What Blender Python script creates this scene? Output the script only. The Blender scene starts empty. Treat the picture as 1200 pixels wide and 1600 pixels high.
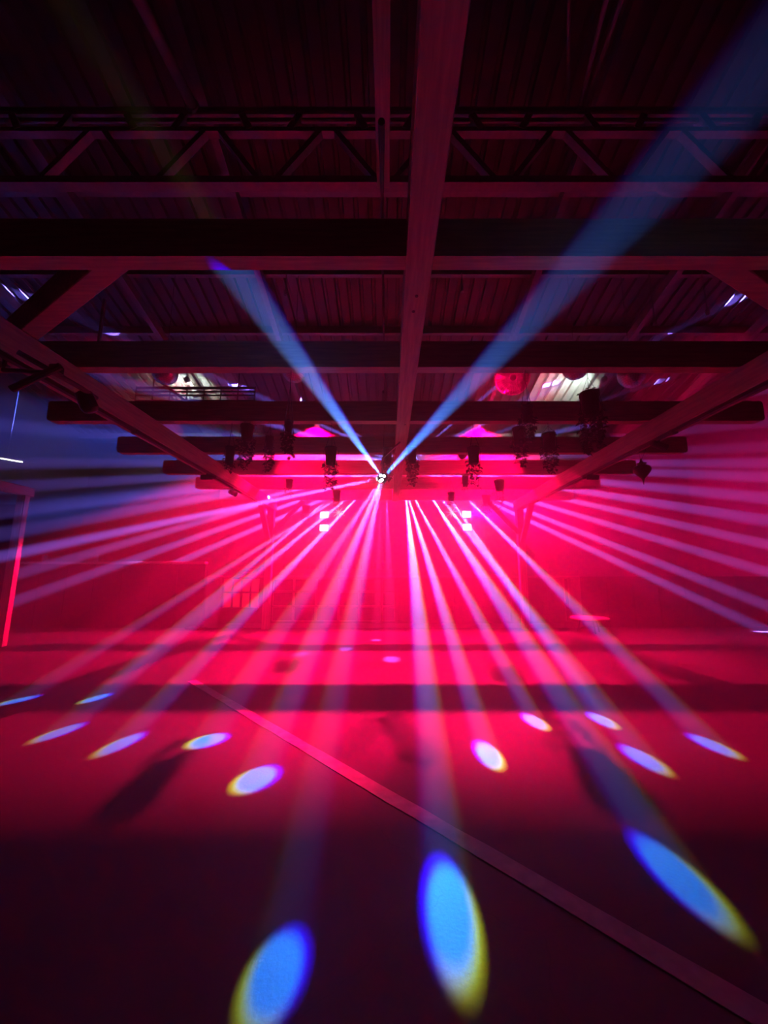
import bpy, bmesh, math, random
from mathutils import Vector, Matrix

sc = bpy.context.scene
C = sc.collection
random.seed(7)
PI = math.pi
V = Vector

# ------------------------------------------------------------------ camera
EYE, PITCH, FPX = 1.3, math.atan(100 / 600), 600.0
cam = bpy.data.cameras.new('camera')
camo = bpy.data.objects.new('camera', cam)
C.objects.link(camo)
sc.camera = camo
cam.sensor_fit = 'HORIZONTAL'
cam.sensor_width = 36.0
cam.lens = 36.0 * FPX / 1200
cam.shift_x = -6 / 1200
cam.clip_start = 0.02
camo.location = (0, 0, EYE)
camo.rotation_euler = (PI / 2 + PITCH, 0, 0)


def at(px, py, d):
    """World point at distance d down the hall that the photograph shows at (px, py)."""
    a, b = (px - 606) / FPX, (800 - py) / FPX
    r = V((a, math.cos(PITCH) - b * math.sin(PITCH), math.sin(PITCH) + b * math.cos(PITCH)))
    return V((0, 0, EYE)) + r * (d / r.y)


def on_floor(px, py):
    p = at(px, py, 1.0) - V((0, 0, EYE))
    return V((0, 0, EYE)) + p * (-EYE / p.z)


# ------------------------------------------------------------------ haze, exposure
world = bpy.data.worlds.new('hall_air')
sc.world = world
world.use_nodes = True
nt = world.node_tree
nt.nodes.clear()
wo = nt.nodes.new('ShaderNodeOutputWorld')
ws = nt.nodes.new('ShaderNodeVolumeScatter')
ws.inputs['Color'].default_value = (1, 1, 1, 1)
ws.inputs['Density'].default_value = 0.085
ws.inputs['Anisotropy'].default_value = 0.7
nt.links.new(ws.outputs[0], wo.inputs['Volume'])

vs = sc.view_settings
vs.view_transform = 'Standard'
vs.look = 'None'
vs.gamma = 1.0
vs.use_curve_mapping = False
vs.exposure = 0.0
cy = sc.cycles
cy.max_bounces = 2
cy.diffuse_bounces = 1
cy.glossy_bounces = 1
cy.transmission_bounces = 2
cy.transparent_max_bounces = 6
cy.volume_bounces = 0
cy.sample_clamp_indirect = 4.0
cy.blur_glossy = 1.0
cy.use_light_tree = True

# ------------------------------------------------------------------ lamps' light
RED = (1.0, 0.0, 0.075)
BLUE = (0.03, 0.30, 1.0)


def spot_data(name, energy, angle, color, blend=0.3, size=0.02):
    l = bpy.data.lights.new(name, 'SPOT')
    l.energy = energy
    l.spot_size = math.radians(angle)
    l.spot_blend = blend
    l.shadow_soft_size = size
    l.color = color
    return l


def lamp(data, src, dst, name='lamp_light'):
    o = bpy.data.objects.new(name, data)
    C.objects.link(o)
    o.location = src
    o.rotation_euler = (V(dst) - V(src)).to_track_quat('-Z', 'Y').to_euler()
    return o


def fringe(l, angle, ox=0.0, core=(0.015, 0.21, 1.0), rim=(0.26, 0.25, 0.0)):
    """The lens of a beam lamp splits colours at the rim: blue on one side, yellow on the other."""
    l.use_nodes = True
    t = l.node_tree
    t.nodes.clear()
    N = t.nodes.new
    L = t.links.new
    out = N('ShaderNodeOutputLight')
    em = N('ShaderNodeEmission')
    geo = N('ShaderNodeNewGeometry')
    vt = N('ShaderNodeVectorTransform')
    vt.vector_type = 'VECTOR'
    vt.convert_from = 'WORLD'
    vt.convert_to = 'OBJECT'
    L(geo.outputs['Incoming'], vt.inputs[0])
    sx = N('ShaderNodeSeparateXYZ')
    L(vt.outputs[0], sx.inputs[0])
    k = 1.0 / math.tan(math.radians(angle / 2))

    def m(op, a, b=None, c=None):
        n = N('ShaderNodeMath')
        n.operation = op
        for i, v in enumerate((a, b, c)):
            if v is None:
                continue
            if isinstance(v, (int, float)):
                n.inputs[i].default_value = v
            else:
                L(v, n.inputs[i])
        return n.outputs[0]
    az = m('ABSOLUTE', sx.outputs['Z'])
    u = m('MULTIPLY', m('DIVIDE', sx.outputs['X'], az), k)
    w = m('MULTIPLY', m('DIVIDE', sx.outputs['Y'], az), k)

    def disc(cx, cy_, r, soft):
        du = m('SUBTRACT', u, cx)
        dw = m('SUBTRACT', w, cy_)
        d = m('SQRT', m('ADD', m('MULTIPLY', du, du), m('MULTIPLY', dw, dw)))
        n = N('ShaderNodeMapRange')
        n.interpolation_type = 'SMOOTHSTEP'
        n.inputs['From Min'].default_value = r - soft
        n.inputs['From Max'].default_value = r + soft
        n.inputs['To Min'].default_value = 1.0
        n.inputs['To Max'].default_value = 0.0
        L(d, n.inputs['Value'])
        return n.outputs['Result']
    b = disc(-0.10 * ox, -0.08, 0.84, 0.13)
    g = disc(0.08 * ox, 0.04, 0.78, 0.10)
    r1 = disc(0.13 * ox, 0.13, 0.80, 0.10)
    ring = m('MULTIPLY', r1, m('SUBTRACT', 1.0, disc(-0.06 * ox, -0.10, 0.82, 0.12)))
    col = N('ShaderNodeCombineColor')
    L(m('MULTIPLY_ADD', ring, rim[0], m('MULTIPLY', b, core[0])), col.inputs[0])
    L(m('MULTIPLY_ADD', ring, rim[1], m('MULTIPLY', g, core[1])), col.inputs[1])
    L(m('MULTIPLY', b, core[2]), col.inputs[2])
    L(col.outputs[0], em.inputs['Color'])
    em.inputs['Strength'].default_value = 1.0
    L(em.outputs[0], out.inputs['Surface'])
    l.color = (1, 1, 1)
    return l


def shutters(l, lo, hi, soft):
    """Barn doors: the lamp lets light out only between two angles above its axis (degrees)."""
    l.use_nodes = True
    t = l.node_tree
    t.nodes.clear()
    N, L = t.nodes.new, t.links.new
    out, em, geo = N('ShaderNodeOutputLight'), N('ShaderNodeEmission'), N('ShaderNodeNewGeometry')
    sx = N('ShaderNodeSeparateXYZ')
    L(geo.outputs['Incoming'], sx.inputs[0])
    asn = N('ShaderNodeMath')
    asn.operation = 'ARCSINE'
    L(sx.outputs['Z'], asn.inputs[0])
    last = None
    for a, up in ((lo, True), (hi, False)):
        n = N('ShaderNodeMapRange')
        n.interpolation_type = 'SMOOTHSTEP'
        n.inputs['From Min'].default_value = math.radians(a - soft)
        n.inputs['From Max'].default_value = math.radians(a + soft)
        n.inputs['To Min'].default_value = 0.0 if up else 1.0
        n.inputs['To Max'].default_value = 1.0 if up else 0.0
        L(asn.outputs[0], n.inputs['Value'])
        if last:
            m = N('ShaderNodeMath')
            m.operation = 'MULTIPLY'
            L(last, m.inputs[0])
            L(n.outputs[0], m.inputs[1])
            last = m.outputs[0]
        else:
            last = n.outputs[0]
    L(last, em.inputs['Strength'])
    L(em.outputs[0], out.inputs['Surface'])
    return l


F1 = V((-0.08, 5.4, 2.70))          # beam effect hanging under the pergola
F3 = V((0.55, 11.6, 4.78))          # beam effect on the rear lighting pipe
BAR_Z, BAR_D = 3.95, 11.6           # two beam bars under that pipe


def bar_at(px):
    return at(px, 774, BAR_D)


BEAMS = {'hanging': [], 'rear': [], 'bar_l': [], 'bar_r': []}   # lamp objects by fixture
pool_r = fringe(spot_data('pool_beam', 185000, 1.28, BLUE, 0.0), 1.28, -1.0)
pool_l = fringe(spot_data('pool_beam', 185000, 1.28, BLUE, 0.0), 1.28, 1.0)
near_l = fringe(spot_data('near_beam', 24000, 4.4, BLUE, 0.0), 4.4, 1.0)
near_w = fringe(spot_data('near_beam', 16000, 2.7, BLUE, 0.0), 2.7, 1.0)
up_l = fringe(spot_data('rising_beam', 30000, 5.2, BLUE, 0.0), 5.2, 1.0, rim=(0.5, 0.4, 0))
up_r = fringe(spot_data('rising_beam', 19000, 4.8, BLUE, 0.0), 4.8, -1.0)
down_m = spot_data('counter_beam', 13000, 3.0, (0.35, 0.08, 1.0), 1.0)
side_b = spot_data('side_beam', 1200000, 2.2, (0.22, 0.13, 1.0), 0.7)
side_g = spot_data('roof_beam', 480000, 2.2, (0.20, 0.14, 1.0), 0.7)
side_s = spot_data('low_side_beam', 2600000, 2.0, (0.22, 0.14, 1.0), 0.7)
left_fill = spot_data('haze_fill', 480000, 8.0, (0.06, 0.12, 1.0), 0.9)  # broad blue fill added to tint the haze on the left


def beam(group, data, src, dst, off=0.10):
    src, dst = V(src), V(dst)
    d = (dst - src).normalized()
    BEAMS[group].append(lamp(data, src + d * off, dst, 'beam_light'))


# beams of the hanging effect
beam('hanging', up_l, F1, at(345, 390, 2.2))
beam('hanging', up_r, F1, at(925, 395, 1.9))
beam('hanging', near_l, F1, on_floor(402, 1216))
beam('hanging', near_l, F1, on_floor(326, 1157))
beam('hanging', near_w, F1, on_floor(432, 1520))
beam('hanging', side_b, F1, at(300, 808, 5.2))
# beams of the right bar that end in pools on the floor
for px, tx, ty in ((634, 702, 1424), (637, 762, 1178), (645, 835, 1127), (672, 1056, 1366), (686, 1004, 1185), (700, 940, 1125), (725, 1112, 1164)):
    beam('bar_r', pool_r, bar_at(px), on_floor(tx, ty), 0.06)
for px, tx, ty in ((562, 190, 1162), (548, 94, 1144), (535, 30, 1094), (520, 150, 1091)):
    beam('bar_l', pool_l, bar_at(px), on_floor(tx, ty), 0.06)
for px, tx, ty in ((572, 470, 1022), (583, 540, 1014), (595, 588, 1000), (604, 612, 1030)):
    beam('bar_l', down_m, bar_at(px), on_floor(tx, ty), 0.06)
# side fan of the rear effect
for tx, ty, td in ((1195, 745, 8.0), (1195, 778, 7.5), (1195, 812, 7.0), 
                   (1195, 724, 8.5), (940, 660, 9.8), (860, 600, 10.3), (1000, 602, 10.3), (800, 640, 10.3),
                   (0, 724, 8.0), (0, 762, 7.5), (0, 800, 7.0), (0, 835, 7.0), (0, 880, 6.8), 
                   (350, 592, 10.3), (430, 602, 10.3),
                   (1000, 648, 10.0), (770, 655, 10.3), (715, 655, 10.5), (890, 694, 9.8), (980, 708, 9.5), (480, 655, 10.3), (380, 648, 10.0), (290, 690, 9.8), (420, 704, 9.8), (550, 700, 10.5)):
    beam('rear', side_g if td > 9.0 else side_b, F3, at(tx, ty, td), 0.16)
for tx, ty in ((1195, 850), (1195, 893), (1195, 945), (1195, 985), (0, 905), (0, 948), (0, 1000)):
    beam('rear', side_s, F3, at(tx, ty, 9.4), 0.16)
for tx, ty, td in ((0, 690, 8.0), (0, 820, 8.0), (120, 660, 9.5)):  # added fill for the blue haze, not part of the beam fan
    beam('rear', left_fill, F3, at(tx, ty, td), 0.16)

# red floods on the rear wall, facing the room
FLOOD_POS = (at(507, 815, 12.85), at(729, 814, 12.85))
flood = [shutters(spot_data('flood', 150, 110, (1.0, 0.0, 0.13), 0.9, 0.06), -60, 8, 6), shutters(spot_data('flood', 260, 120, (1.0, 0.0, 0.13), 0.9, 0.06), -60, 10, 8)]
side_fill = shutters(spot_data('flood', 26000, 84, (1.0, 0.0, 0.16), 0.9, 0.06), -60, 13, 8)  # extra lamp in the right flood, added to redden the side haze
FLOOD_LAMPS = [[lamp(flood[k_], p + V((0, -0.16, dz)), p + V((1.1, -3, dz - 0.5)), 'flood_light') for dz in (0.15, -0.18)] for k_, p in enumerate(FLOOD_POS)]
FLOOD_LAMPS[1].append(lamp(side_fill, FLOOD_POS[1] + V((0.05, -0.16, 0.22)), V((9.6, 8.6, 3.9)), 'flood_light'))
# red wash lamps on the rear pipe, aimed down the floor towards the camera
WASH_POS = (V((-2.3, 11.9, 6.17)), V((2.9, 11.9, 6.17)))
wash = shutters(spot_data('red_wash', 46000, 116, RED, 0.25, 0.05), -67, -33.3, 2.0)
WASH_LAMPS = [lamp(wash, p + V((0, -0.15, -0.12)), V((p.x * 0.6 + 0.3, 6.0, 0)), 'wash_light') for p in WASH_POS]
# red lamps on the same pipe that point up at the roof
UP_POS = ((V((-4.0, 7.3, 3.70)), at(205, 600, 9.9)), (V((1.5, 7.3, 3.70)), at(793, 598, 9.6)), (V((4.3, 7.3, 3.70)), at(1090, 596, 9.9)))
upl = spot_data('red_uplight', 4200, 36, RED, 0.5, 0.04)
UP_LAMPS = [lamp(upl, a + (b - a).normalized() * 0.16, b, 'uplight_light') for a, b in UP_POS]
# red track spots on the side beams, aimed at the rear of the pergola
TRACK_POS = (V((-2.97, 6.12, 2.90)), V((3.36, 6.12, 2.90)))
trk = spot_data('track_spot', 800, 60, RED, 0.6, 0.03)
TRACK_AIM = (V((-1.0, 7.25, 3.32)), V((1.5, 7.25, 3.32)))
TRACK_LAMPS = [lamp(trk, p + (q_ - p).normalized() * 0.14, q_, 'track_light') for p, q_ in zip(TRACK_POS, TRACK_AIM)]
# white work lamps under the roof
WORK_POS = ((at(292, 592, 9.3), at(288, 602, 9.8)), (at(945, 592, 9.3), at(915, 603, 9.8)))
wrk = spot_data('work_lamp', 420, 112, (0.85, 1.0, 0.86), 0.8, 0.04)
WORK_LAMPS = [lamp(wrk, a + (b - a).normalized() * 0.14, b, 'work_light') for a, b in WORK_POS]


# ------------------------------------------------------------------ materials
def mat(name, col, rough=0.7, metal=0.0, var=0.0, scale=8.0, bump=0.0, stretch=(1, 1, 1), emit=None, strength=0.0, spec=0.4, col2=None, detail=6.0):
    m = bpy.data.materials.new(name)
    m.use_nodes = True
    t = m.node_tree
    p = t.nodes['Principled BSDF']
    p.inputs['Base Color'].default_value = (*col, 1)
    p.inputs['Roughness'].default_value = rough
    p.inputs['Metallic'].default_value = metal
    p.inputs['Specular IOR Level'].default_value = spec
    if emit:
        p.inputs['Emission Color'].default_value = (*emit, 1)
        p.inputs['Emission Strength'].default_value = strength
    if var or bump:
        tc = t.nodes.new('ShaderNodeTexCoord')
        mp = t.nodes.new('ShaderNodeMapping')
        mp.inputs['Scale'].default_value = stretch
        t.links.new(tc.outputs['Object'], mp.inputs[0])
        nz = t.nodes.new('ShaderNodeTexNoise')
        nz.inputs['Scale'].default_value = scale
        nz.inputs['Detail'].default_value = detail
        t.links.new(mp.outputs[0], nz.inputs['Vector'])
        if var:
            cr = t.nodes.new('ShaderNodeValToRGB')
            c2 = col2 or tuple(c * (1 + var) for c in col)
            cr.color_ramp.elements[0].color = (*[c * (1 - var) for c in col], 1)
            cr.color_ramp.elements[0].position = 0.3
            cr.color_ramp.elements[1].color = (*c2, 1)
            cr.color_ramp.elements[1].position = 0.7
            t.links.new(nz.outputs[0], cr.inputs[0])
            t.links.new(cr.outputs[0], p.inputs['Base Color'])
        if bump:
            bp = t.nodes.new('ShaderNodeBump')
            bp.inputs['Strength'].default_value = bump
            bp.inputs['Distance'].default_value = 0.01
            t.links.new(nz.outputs[0], bp.inputs['Height'])
            t.links.new(bp.outputs[0], p.inputs['Normal'])
    return m


M = {
    'wood_x': mat('timber_cross', (0.80, 0.66, 0.52), 0.65, var=0.25, scale=5, bump=0.15, stretch=(0.6, 8, 8)),
    'wood_y': mat('timber_long', (0.80, 0.66, 0.52), 0.65, var=0.25, scale=5, bump=0.15, stretch=(8, 0.6, 8)),
    'wood_z': mat('timber_upright', (0.80, 0.66, 0.52), 0.65, var=0.25, scale=5, bump=0.15, stretch=(8, 8, 0.6)),
    'steel': mat('dark_steel', (0.34, 0.30, 0.30), 0.42, 0.3, var=0.3, scale=14),
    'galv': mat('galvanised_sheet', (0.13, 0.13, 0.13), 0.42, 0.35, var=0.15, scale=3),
    'lit_sheet': mat('lit_roof_sheet', (0.62, 0.64, 0.62), 0.4, 0.1, var=0.1, scale=3),  # paler copy of the sheet, work-lamp brightness put into its colour
    'black': mat('black_plastic', (0.012, 0.012, 0.014), 0.5),
    'blackmetal': mat('black_metal', (0.02, 0.02, 0.022), 0.38, 0.3),
    'wall': mat('painted_block', (0.13, 0.11, 0.12), 0.8, var=0.2, scale=2.5, bump=0.1),
    'dark_wall': mat('dark_boarding', (0.05, 0.04, 0.045), 0.75, var=0.25, scale=3, bump=0.1),
    'stripe': mat('worn_paint', (0.62, 0.58, 0.55), 0.6, var=0.22, scale=14, bump=0.1),
    'pot': mat('dark_pot', (0.03, 0.022, 0.02), 0.7, var=0.3, scale=20),
    'leaf': mat('vine_leaf', (0.030, 0.055, 0.022), 0.55, var=0.4, scale=25),
    'wire': mat('thin_wire', (0.05, 0.05, 0.05), 0.4, 0.6),
    'mirror': mat('mirror_tile', (0.88, 0.88, 0.90), 0.28, 1.0),
    'ball_core': mat('ball_core', (0.03, 0.03, 0.03), 0.6),
    'fan': mat('fan_wire', (0.55, 0.55, 0.55), 0.35, 0.6),
    'lens_white': mat('lit_lens_white', (1, 1, 1), 0.3, emit=(0.75, 0.9, 1.0), strength=14.0),
    'lens_blue': mat('lit_lens_blue', (0.5, 0.7, 1), 0.3, emit=(0.35, 0.6, 1.0), strength=10.0),
    'lens_red': mat('lit_lens_red', (1, 0.3, 0.4), 0.3, emit=(1.0, 0.75, 0.80), strength=9.0),
    'lens_par': mat('lit_lens_par', (1, 0.1, 0.1), 0.3, emit=(1.0, 0.05, 0.12), strength=2.0),
    'lens_work': mat('lit_lens_work', (1, 1, 1), 0.3, emit=(0.9, 1.0, 0.8), strength=12.0),
    'bar': mat('bar_boards', (0.28, 0.20, 0.16), 0.55, var=0.25, scale=6, bump=0.1, stretch=(1, 1, 0.4)),
    'bar_light': mat('bar_end_panel', (0.55, 0.48, 0.44), 0.6, var=0.12, scale=6),
    'bar_top': mat('bar_worktop', (0.50, 0.44, 0.40), 0.22, var=0.15, scale=9),
    'frame': mat('pane_frame', (0.72, 0.62, 0.55), 0.5, var=0.2, scale=9),
    'bottle': mat('bottle_glass', (0.10, 0.12, 0.10), 0.08, spec=0.9),
    'bottle_cap': mat('bottle_cap', (0.5, 0.45, 0.3), 0.35, 0.6),
    'steelbright': mat('bright_steel', (0.65, 0.65, 0.66), 0.2, 1.0),
    'cream': mat('pale_timber', (0.55, 0.48, 0.45), 0.6, var=0.15, scale=6),
    'ornament': mat('ornament_metal', (0.05, 0.03, 0.03), 0.45, 0.4),
    'star': mat('star_glow', (0.85, 0.82, 0.80), 0.3, emit=(1.0, 0.62, 0.72), strength=1.6),  # ornament spikes given pink emission so they show in the haze
}


def glass_mat(name, tint, rough=0.08, alpha=0.35):
    m = mat(name, tint, rough, spec=0.8)
    m.node_tree.nodes['Principled BSDF'].inputs['Alpha'].default_value = alpha
    return m


M['pane'] = glass_mat('bar_pane', (0.10, 0.08, 0.09), 0.10, 0.80)
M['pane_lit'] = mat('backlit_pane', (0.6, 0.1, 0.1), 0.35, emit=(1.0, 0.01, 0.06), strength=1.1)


def floor_material():
    m = bpy.data.materials.new('sealed_concrete')
    m.use_nodes = True
    t = m.node_tree
    p = t.nodes['Principled BSDF']
    tc = t.nodes.new('ShaderNodeTexCoord')
    n1 = t.nodes.new('ShaderNodeTexNoise')
    n1.inputs['Scale'].default_value = 0.7
    n1.inputs['Detail'].default_value = 8
    n2 = t.nodes.new('ShaderNodeTexNoise')
    n2.inputs['Scale'].default_value = 60
    n2.inputs['Detail'].default_value = 4
    vo = t.nodes.new('ShaderNodeTexVoronoi')
    vo.feature = 'DISTANCE_TO_EDGE'
    vo.inputs['Scale'].default_value = 0.45
    wn = t.nodes.new('ShaderNodeTexNoise')
    wn.inputs['Scale'].default_value = 5
    mx = t.nodes.new('ShaderNodeMix')
    mx.data_type = 'VECTOR'
    mx.inputs['Factor'].default_value = 0.14
    t.links.new(tc.outputs['Object'], n1.inputs['Vector'])
    t.links.new(tc.outputs['Object'], n2.inputs['Vector'])
    t.links.new(tc.outputs['Object'], wn.inputs['Vector'])
    t.links.new(tc.outputs['Object'], mx.inputs[4])
    t.links.new(wn.outputs['Color'], mx.inputs[5])
    t.links.new(mx.outputs[1], vo.inputs['Vector'])
    cr = t.nodes.new('ShaderNodeValToRGB')
    cr.color_ramp.elements[0].position = 0.3
    cr.color_ramp.elements[0].color = (0.068, 0.064, 0.062, 1)
    cr.color_ramp.elements[1].position = 0.72
    cr.color_ramp.elements[1].color = (0.118, 0.110, 0.107, 1)
    t.links.new(n1.outputs[0], cr.inputs[0])
    mul = t.nodes.new('ShaderNodeMix')
    mul.data_type = 'RGBA'
    mul.blend_type = 'MULTIPLY'
    mul.inputs['Factor'].default_value = 0.5
    t.links.new(cr.outputs[0], mul.inputs[6])
    t.links.new(n2.outputs['Color'], mul.inputs[7])
    ck = t.nodes.new('ShaderNodeMapRange')
    ck.inputs['From Min'].default_value = 0.0
    ck.inputs['From Max'].default_value = 0.0015
    ck.inputs['To Min'].default_value = 0.6
    ck.inputs['To Max'].default_value = 1.0
    t.links.new(vo.outputs['Distance'], ck.inputs['Value'])
    mu2 = t.nodes.new('ShaderNodeMix')
    mu2.data_type = 'RGBA'
    mu2.blend_type = 'MULTIPLY'
    mu2.inputs['Factor'].default_value = 1.0
    t.links.new(mul.outputs[2], mu2.inputs[6])
    t.links.new(ck.outputs[0], mu2.inputs[7])
    t.links.new(mu2.outputs[2], p.inputs['Base Color'])
    p.inputs['Roughness'].default_value = 0.62
    p.inputs['Specular IOR Level'].default_value = 0.25
    bp = t.nodes.new('ShaderNodeBump')
    bp.inputs['Strength'].default_value = 0.12
    bp.inputs['Distance'].default_value = 0.01
    t.links.new(n2.outputs[0], bp.inputs['Height'])
    t.links.new(bp.outputs[0], p.inputs['Normal'])
    return m


M['floor'] = floor_material()


# ------------------------------------------------------------------ mesh helpers
class MB:
    def __init__(self):
        self.v, self.f = [], []

    def add(self, vs_, fs):
        n = len(self.v)
        self.v += [tuple(x) for x in vs_]
        self.f += [tuple(i + n for i in f) for f in fs]
        return self

    def box(self, c, s, rot=None):
        c = V(c)
        pts = [V((x * s[0] / 2, y * s[1] / 2, z * s[2] / 2)) for x in (-1, 1) for y in (-1, 1) for z in (-1, 1)]
        if rot:
            pts = [rot @ p for p in pts]
        return self.add([c + p for p in pts], [(0, 1, 3, 2), (4, 6, 7, 5), (0, 4, 5, 1), (2, 3, 7, 6), (0, 2, 6, 4), (1, 5, 7, 3)])

    def bar(self, p, q, w, h, up=(0, 0, 1)):
        p, q = V(p), V(q)
        d = (q - p).normalized()
        s = d.cross(V(up))
        if s.length < 1e-4:
            s = d.cross(V((1, 0, 0)))
        s.normalize()
        u = s.cross(d)
        pts = [e + s * (a * w / 2) + u * (b * h / 2) for e in (p, q) for a, b in ((-1, -1), (1, -1), (1, 1), (-1, 1))]
        return self.add(pts, [(0, 1, 2, 3), (7, 6, 5, 4), (0, 4, 5, 1), (1, 5, 6, 2), (2, 6, 7, 3), (3, 7, 4, 0)])

    def prism(self, poly, axis, a, b):
        """poly of 2D points in the plane across AXIS, pushed from a to b."""
        def put(u, w, t):
            return {'x': (t, u, w), 'y': (u, t, w), 'z': (u, w, t)}[axis]
        n = len(poly)
        pts = [put(u, w, a) for u, w in poly] + [put(u, w, b) for u, w in poly]
        return self.add(pts, [tuple(range(n))[::-1], tuple(range(n, 2 * n))] + [(i, (i + 1) % n, n + (i + 1) % n, n + i) for i in range(n)])

    def tube(self, pts, r, seg=8, caps=True):
        pts = [V(p) for p in pts]
        rs = r if isinstance(r, (list, tuple)) else [r] * len(pts)
        vs_, fs = [], []
        for i, p in enumerate(pts):
            d = (pts[min(i + 1, len(pts) - 1)] - pts[max(i - 1, 0)]).normalized()
            s = d.cross(V((0, 0, 1)))
            if s.length < 1e-3:
                s = d.cross(V((0, 1, 0)))
            s.normalize()
            u = s.cross(d)
            for k in range(seg):
                a = 2 * PI * k / seg
                vs_.append(p + (s * math.cos(a) + u * math.sin(a)) * rs[i])
        for i in range(len(pts) - 1):
            for k in range(seg):
                fs.append((i * seg + k, i * seg + (k + 1) % seg, (i + 1) * seg + (k + 1) % seg, (i + 1) * seg + k))
        if caps:
            fs.append(tuple(range(seg))[::-1])
            fs.append(tuple(range((len(pts) - 1) * seg, len(pts) * seg)))
        return self.add(vs_, fs)

    def lathe(self, prof, c=(0, 0, 0), seg=20, rot=None):
        c = V(c)
        vs_, fs = [], []
        for r, z in prof:
            for k in range(seg):
                a = 2 * PI * k / seg
                p = V((r * math.cos(a), r * math.sin(a), z))
                vs_.append(c + (rot @ p if rot else p))
        for i in range(len(prof) - 1):
            for k in range(seg):
                fs.append((i * seg + k, i * seg + (k + 1) % seg, (i + 1) * seg + (k + 1) % seg, (i + 1) * seg + k))
        fs.append(tuple(range(seg))[::-1])
        fs.append(tuple(range((len(prof) - 1) * seg, len(prof) * seg)))
        return self.add(vs_, fs)

    def build(self, name, m, parent=None, loc=None, smooth=False, bevel=0.0):
        me = bpy.data.meshes.new(name)
        o = V(loc) if loc is not None else V((0, 0, 0))
        me.from_pydata([V(p) - o for p in self.v], [], self.f)
        me.materials.append(M[m] if isinstance(m, str) else m)
        bm = bmesh.new()
        bm.from_mesh(me)
        bmesh.ops.recalc_face_normals(bm, faces=bm.faces)
        if bevel:
            bmesh.ops.bevel(bm, geom=bm.edges[:], offset=bevel, segments=1, affect='EDGES', clamp_overlap=True)
        bm.to_mesh(me)
        bm.free()
        if smooth:
            for p in me.polygons:
                p.use_smooth = True
        ob = bpy.data.objects.new(name, me)
        C.objects.link(ob)
        if parent:
            ob.parent = parent
            ob.matrix_parent_inverse = Matrix()
            w = o - wloc(parent)
            ob.location = w
        else:
            ob.location = o
        return ob


def wloc(o):
    p = V(o.location)
    while o.parent:
        o = o.parent
        p += V(o.location)
    return p


def dirrot(d, axis='Z'):
    return V(d).to_track_quat(axis, 'Y').to_matrix()


def tag(o, label=None, cat=None, group=None, kind=None):
    if label:
        o['label'] = label
    if cat:
        o['category'] = cat
    if group:
        o['group'] = group
    if kind:
        o['kind'] = kind
    return o


def thing(name, loc, label, cat, group=None):
    o = bpy.data.objects.new(name, None)
    o.empty_display_size = 0.1
    C.objects.link(o)
    o.location = loc
    return tag(o, label, cat, group)


def adopt(parent, obs):
    for o in obs:
        w = V(o.location)
        o.parent = parent
        o.location = w - wloc(parent)


def shared(name, me, parent, loc, rz=0.0):
    o = bpy.data.objects.new(name, me)
    C.objects.link(o)
    o.parent = parent
    o.location = V(loc) - wloc(parent)
    o.rotation_euler = (0, 0, rz)
    return o


# ------------------------------------------------------------------ the hall
XW, DB, DF = 10.6, 13.2, -5.0
SLOPE = 0.257


def roof_z(d):
    return 9.39 - SLOPE * abs(d)


fl = MB().box((0, (DB + DF) / 2, -0.1), (2 * XW + 0.4, DB - DF + 0.4, 0.2)).build('floor', 'floor')
tag(fl, kind='structure')
wb = MB().box((0, DB + 0.1, 3.0), (2 * XW, 0.2, 6.0)).build('wall_back', 'wall')
tag(wb, kind='structure')
for s, nm in ((-1, 'wall_left'), (1, 'wall_right')):
    poly = [(DF, 0), (DB, 0), (DB, roof_z(DB)), (0, roof_z(0)), (DF, roof_z(DF))]
    tag(MB().prism(poly, 'x', s * XW, s * (XW + 0.2)).build(nm, 'wall'), kind='structure')
tag(MB().box((0, DF - 0.1, roof_z(DF) / 2), (2 * XW, 0.2, roof_z(DF))).build('wall_front', 'wall'), kind='structure')
# roof: boarding above, ribbed metal sheets below
ce = MB()
ce.prism([(DF - 0.2, roof_z(DF - 0.2) + 0.10), (0, roof_z(0) + 0.10), (DB + 0.2, roof_z(DB + 0.2) + 0.10), (DB + 0.2, roof_z(DB + 0.2) + 0.2), (0, roof_z(0) + 0.2), (DF - 0.2, roof_z(DF - 0.2) + 0.2)], 'x', -XW - 0.2, XW + 0.2)
ceiling = tag(ce.build('ceiling', 'dark_wall'), kind='structure')


def sheet_mesh(name, width, d0, d1, m='galv'):
    v, f = [], []
    per, n = 0.265, int(round(width / 0.265))
    prof = []
    for i in range(n):
        x = -width / 2 + i * width / n
        st = width / n
        prof += [(x, 0.0), (x + st * 0.62, 0.0), (x + st * 0.72, 0.055), (x + st * 0.90, 0.055)]
    prof.append((width / 2, 0.0))
    for d in (d0, d1):
        for x, h in prof:
            v.append((x, d, h + roof_z(d)))
    k = len(prof)
    f = [(i, i + 1, k + i + 1, k + i) for i in range(k - 1)]
    me = bpy.data.meshes.new(name)
    me.from_pydata(v, [], f)
    me.materials.append(M[m])
    return me


rows = [(8.9, 13.2), (4.4, 8.94), (0.0, 4.44), (-5.0, 0.0)]
for ri, (a, b) in enumerate(rows):
    me = sheet_mesh('roof_sheet', 2.12, a, b)
    pale = sheet_mesh('roof_sheet', 2.12, a, b, 'lit_sheet') if ri == 0 else me  # lighter copy only for the sheets by the work lamps
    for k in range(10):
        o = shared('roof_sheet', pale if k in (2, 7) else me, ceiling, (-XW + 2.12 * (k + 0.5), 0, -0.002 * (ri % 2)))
# purlins under the sheets
for i, d in enumerate((1.2, 2.6, 5.6, 7.0, 8.4, 11.4, 12.6)):
    tag(MB().box((0, d, roof_z(d) - 0.11), (2 * XW, 0.09, 0.18)).build('trim_%d' % (i + 1), 'steel'), kind='structure')
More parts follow.
